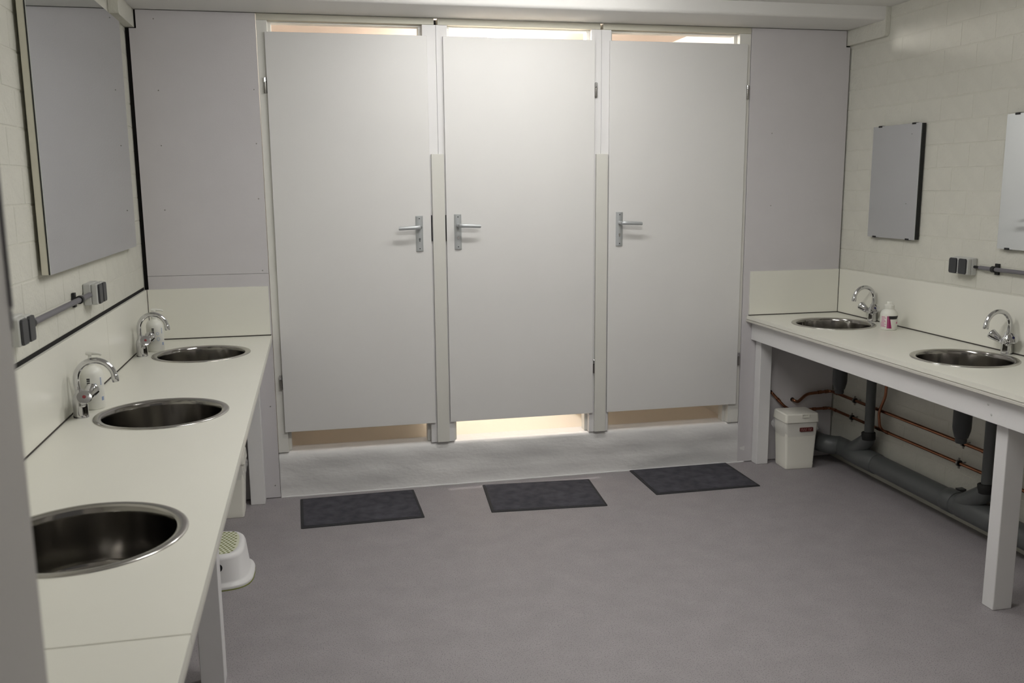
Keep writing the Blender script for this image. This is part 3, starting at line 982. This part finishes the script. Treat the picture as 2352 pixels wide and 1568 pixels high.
t = thing('copper_pipe', (cx, -1.3, 0.3), label='lower copper pipe with a bent branch under the two-basin worktop', cat='pipe')
raw = [(1.763, -0.004, 0.416), (1.764, -0.021, 0.414), (1.850, -0.022, 0.325), (1.90, -0.022, 0.300), (cx, -0.024, 0.302), (cx, -2.68, 0.300)]
MB().tube(arc_path(raw), 0.0082, 14).build('tube', 'copper', t, smooth=60)
mb = MB()
for c_, ax in (((1.80, -0.0215, 0.377), (1, 0, -1.03)), ((2.03, -0.0235, 0.301), (1, 0, 0)), ((2.10, -0.0238, 0.3018), (1, 0, 0)), ((cx, -0.07, 0.302), (0, -1, 0)), ((cx, -0.50, 0.3015), (0, -1, 0)), ((cx, -0.575, 0.3013), (0, -1, 0))):
    MB().lathe([(0.008, 0), (0.0102, 0), (0.0102, 0.022), (0.008, 0.022)], c_, n=14, axis=ax).build('fitting', 'copper', t, smooth=40)
raw = [(cx, -0.545, 0.302), (cx - 0.020, -0.545, 0.325), (cx - 0.024, -0.535, 0.400), (cx - 0.02, -0.580, 0.500), (cx - 0.02, -0.585, 0.72)]
MB().tube(arc_path(raw), 0.0076, 12).build('branch_tube', 'copper', t, smooth=60)
for y in (-0.255, -1.145):
    pipe_clamp(t, y, 0.3015)
MB().lathe([(0, 0), (0.012, 0), (0.012, 0.006), (0.0086, 0.006)], (1.763, -0.001, 0.416), n=16, axis=(0, -1, 0)).build('wall_collar', 'rubber', t)


# ------------------------------------------------------------------ waste bins
def rr_loop(hx, hy, r, z, cx=0, cy=0, n=5):
    out = []
    for (sx, sy, a0) in ((1, 1, 0), (-1, 1, 90), (-1, -1, 180), (1, -1, 270)):
        for k in range(n + 1):
            a = math.radians(a0 + 90 * k / n)
            out.append((cx + sx * (hx - r) + r * math.cos(a), cy + sy * (hy - r) + r * math.sin(a), z))
    return out


def make_bin():
    t = thing('waste_bin', (0, 0, 0), cat='waste bin', group='white plastic waste bins')
    L = local(t)
    lp = [rr_loop(0.083, 0.066, 0.012, 0.0), rr_loop(0.085, 0.068, 0.012, 0.002), rr_loop(0.0868, 0.0698, 0.012, 0.028), rr_loop(0.0856, 0.0686, 0.012, 0.031),
          rr_loop(0.0975, 0.0775, 0.013, 0.268), rr_loop(0.0975, 0.0775, 0.013, 0.285)]
    body = L(MB().loft(lp), 'body', 'white_plastic')
    # lid with a skirt, slightly domed, recessed grip at the front
    lp = [rr_loop(0.1015, 0.083, 0.014, 0.277), rr_loop(0.1035, 0.085, 0.014, 0.279), rr_loop(0.1000, 0.0815, 0.014, 0.322), rr_loop(0.096, 0.0775, 0.013, 0.3275), rr_loop(0.092, 0.0735, 0.012, 0.3285)]
    lid = L(MB().loft(lp), 'lid', 'white_plastic', smooth=25)
    L(MB().box(-0.006, 0.040, -0.0875, -0.070, 0.307, 0.3095).box(-0.006, -0.003, -0.0868, -0.074, 0.3096, 0.3225).box(0.037, 0.040, -0.0868, -0.074, 0.3096, 0.3225).box(-0.006, 0.040, -0.0845, -0.074, 0.3226, 0.3248), 'grip', 'white_plastic', lid)
    # bag hanging over the rim: crumpled skirt
    r = random.Random(3)
    loops = []
    base = rr_loop(1, 1, 0.2, 0, n=9)
    for (k, z, s_, am) in ((0, 0.276, 1.010, 0.0005), (1, 0.262, 1.035, 0.004), (2, 0.248, 1.075, 0.009), (3, 0.238, 1.06, 0.010), (4, 0.222, 1.03, 0.006), (5, 0.205, 1.012, 0.003)):
        lp = []
        for i, (x, y, _) in enumerate(base):
            hx, hy = 0.0975 - (0.28 - z) * 0.045, 0.0775 - (0.28 - z) * 0.035
            o_ = 0.0025 + am * abs(math.sin(i * 1.9 + k * 0.9)) * r.uniform(0.4, 1.0)
            big = (0.014 * am / 0.01) if x < -0.8 else 0
            if y < -0.8:
                o_ = 0.0012 + 0.25 * (o_ - 0.0025)
            lp.append((x * (hx + o_ + big), y * (hy + o_), z + r.uniform(-0.005, 0.005) * (k > 1) - (0.012 * math.sin(i * 0.7) if k == 5 else 0)))
        loops.append(lp)
    L(MB().loft(loops, False, False), 'bin_bag', 'bag', label='crumpled clear bag edge over the rim')
    lb = L(MB().loft([[(p[0] + 0.026, -0.0838, p[1] + 0.236) for p in [(q[0], q[1]) for q in rr_loop(0.040, 0.0115, 0.003, 0)]],
                      [(p[0] + 0.026, -0.0735, p[1] + 0.236) for p in [(q[0], q[1]) for q in rr_loop(0.040, 0.0115, 0.003, 0)]]]), 'name_plate', 'plate_red', body, label='dark red plate with small pale lettering')
    return t


bin0 = make_bin()
bin0.location = (1.863, -0.130, 0.0)
bin0.rotation_euler = (0, 0, math.radians(-2.5))
tag(bin0, label='white lidded waste bin under the two-basin worktop')
# pale strokes of the lettering on its plate
mb = MB()
xx = -0.010
for wd, pat in ((0.007, 'E'), (0.003, 'I'), (0.006, 'C'), (0.006, 'L'), (0.007, 'F')):
    pass
for k in range(9):
    x0 = -0.006 + k * 0.0072
    hgt = (0.0125, 0.0125, 0.011, 0.0125, 0.0125, 0.0, 0.0125, 0.011, 0.0125)[k]
    if hgt:
        mb.box(x0, x0 + 0.0016, -0.0844, -0.0839, 0.230, 0.230 + hgt)
        mb.box(x0 + 0.0017, x0 + 0.0050, -0.0844, -0.0839, 0.230 if k % 2 else 0.2412, 0.2318 if k % 2 else 0.243)
o_ = mb.build('plate_lettering', 'plate_text', None, kind='stuff')
o_.parent = [c for c in bin0.children if c.name.startswith('body')][0]
bl = copy_tree(bin0)
bl.location = (-1.306, -0.188, 0.0)
bl.rotation_euler = (0, 0, math.radians(0))
tag(bl, label='white waste bin with bag under the three-basin worktop')

# ------------------------------------------------------------------ step stool
t = thing('step_stool', (-1.322, -0.955, 0), label='white plastic step stool with green-dotted top under the counter', cat='stool')
L = local(t)


def d_loop(hx, hy, bulge, r, z, n=64):
    out = []
    for k in range(n):
        a = 2 * math.pi * k / n
        c, s_ = math.cos(a), math.sin(a)
        e = 2.0 / r
        x = hx * math.copysign(abs(c) ** e, c)
        y = hy * math.copysign(abs(s_) ** e, s_)
        x += math.copysign(bulge * (1 - (y / hy) ** 2), x) * min(1, abs(x) / (hx * 0.7))
        out.append((x, y, z))
    return out


lp = [d_loop(0.176, 0.158, 0.016, 4.0, 0.004), d_loop(0.178, 0.160, 0.016, 4.0, 0.012), d_loop(0.176, 0.158, 0.016, 4.0, 0.018), d_loop(0.166, 0.148, 0.016, 4.0, 0.026), d_loop(0.158, 0.146, 0.016, 4.2, 0.034),
      d_loop(0.146, 0.150, 0.016, 4.6, 0.128), d_loop(0.143, 0.148, 0.015, 4.6, 0.138), d_loop(0.136, 0.141, 0.015, 4.6, 0.145), d_loop(0.127, 0.132, 0.014, 4.6, 0.1475), d_loop(0.124, 0.129, 0.014, 4.6, 0.1468)]
L(MB().loft(lp), 'body', 'stool_white', smooth=60)
L(MB().loft([d_loop(0.178, 0.160, 0.016, 4.0, 0.0), d_loop(0.178, 0.160, 0.016, 4.0, 0.0038)]), 'base_ring', 'green')
pad = L(MB().loft([d_loop(0.1225, 0.1275, 0.014, 4.6, 0.1470), d_loop(0.1225, 0.1275, 0.014, 4.6, 0.1482)]), 'top_pad', 'stool_pad')
mb = MB()
for j in range(-7, 8):
    for i in range(-7, 8):
        y = j * 0.0165
        x = i * 0.0185 + (0.009 if j % 2 else 0) + 0.010 * (1 - (y / 0.128) ** 2)
        if abs(x) < 0.122 + 0.014 * (1 - (y / 0.1275) ** 2) - 0.010 and abs(y) < 0.12:
            n = 8
            lo = [(x + 0.0058 * math.cos(2 * math.pi * k / n), y + 0.0040 * math.sin(2 * math.pi * k / n), 0.1483) for k in range(n)]
            up_ = [(x + 0.0048 * math.cos(2 * math.pi * k / n), y + 0.0032 * math.sin(2 * math.pi * k / n), 0.1495) for k in range(n)]
            mb.loft([lo, up_])
L(mb, 'grip_dots', 'green', pad, kind='stuff', label='rows of small green rubber dots')
MB_ = MB().lathe([(0, 0.0), (0.017, 0.0), (0.017, 0.003), (0, 0.003)], (0.062, -0.1478, 0.098), n=24, axis=(0, -1, 0.03))
L(MB_, 'grip_hole', 'black', label='black round grip hole')

# ------------------------------------------------------------------ door mats
def door_mat(cx_, cy_, rot, label):
    t = thing('door_mat', (cx_, cy_, 0.0), math.radians(rot), label=label, cat='mat', group='dark grey door mats in front of the cabins')
    L = local(t)
    hx, hy = 0.300, 0.212
    nx, ny = 24, 18
    mb = MB()
    g = []
    r = random.Random(int(cx_ * 100))
    for j in range(ny + 1):
        for i in range(nx + 1):
            g.append((-hx + 0.014 + (2 * hx - 0.028) * i / nx, -hy + 0.014 + (2 * hy - 0.028) * j / ny, 0.0068 + r.uniform(-0.0004, 0.0004)))
    mb.add(g, [(j * (nx + 1) + i, j * (nx + 1) + i + 1, (j + 1) * (nx + 1) + i + 1, (j + 1) * (nx + 1) + i) for j in range(ny) for i in range(nx)])
    L(mb, 'mat_pile', 'mat', smooth=60)
    rim = MB()
    out = [rr_loop(hx, hy, 0.004, 0.0, n=2), rr_loop(hx, hy, 0.004, 0.0035, n=2), rr_loop(hx - 0.004, hy - 0.004, 0.004, 0.0062, n=2), rr_loop(hx - 0.012, hy - 0.012, 0.004, 0.0066, n=2), rr_loop(hx - 0.015, hy - 0.015, 0.004, 0.0055, n=2)]
    rim.loft(out, True, False)
    L(rim, 'mat_border', 'mat_edge')


door_mat(-0.646, -0.266, 1.2, 'dark grey door mat in front of the left cabin')
door_mat(0.310, -0.292, -4.2, 'dark grey door mat in front of the middle cabin')
door_mat(1.196, -0.2165, 0.2, 'dark grey door mat in front of the right cabin')

# ------------------------------------------------------------------ main ceiling luminaire (just above the frame) and an added fill lamp
def tube_lamp(loc, label, m):
    t = thing('tube_lamp', loc, label=label, cat='lamp', group='linear ceiling lamps')
    L = local(t)
    L(MB().box(-0.62, 0.62, -0.06, 0.06, -0.022, -0.0005), 'lamp_housing', 'lampbody', bevel=0.003)
    pr = [(-0.05, -0.0225), (0.05, -0.0225), (0.045, -0.050), (0.025, -0.062), (-0.025, -0.062), (-0.045, -0.050)]
    L(MB().loft([[(x, y, z) for y, z in pr] for x in (-0.60, 0.60)]), 'diffuser', m)
    for xa in (-0.62, 0.601):
        L(MB().box(xa, xa + 0.019, -0.058, 0.058, -0.068, -0.0225), 'end_cap', 'lampbody', bevel=0.002)  # opaque ends added to stop light spilling sideways


tube_lamp((0.22, -0.90, ZCEIL), 'white linear ceiling lamp just in front of the beam', 'diffuser')
tube_lamp((0.10, -2.45, ZCEIL), 'added unseen linear fill lamp near the entrance', 'diffuser_fill')  # lamp added out of view to even out the light
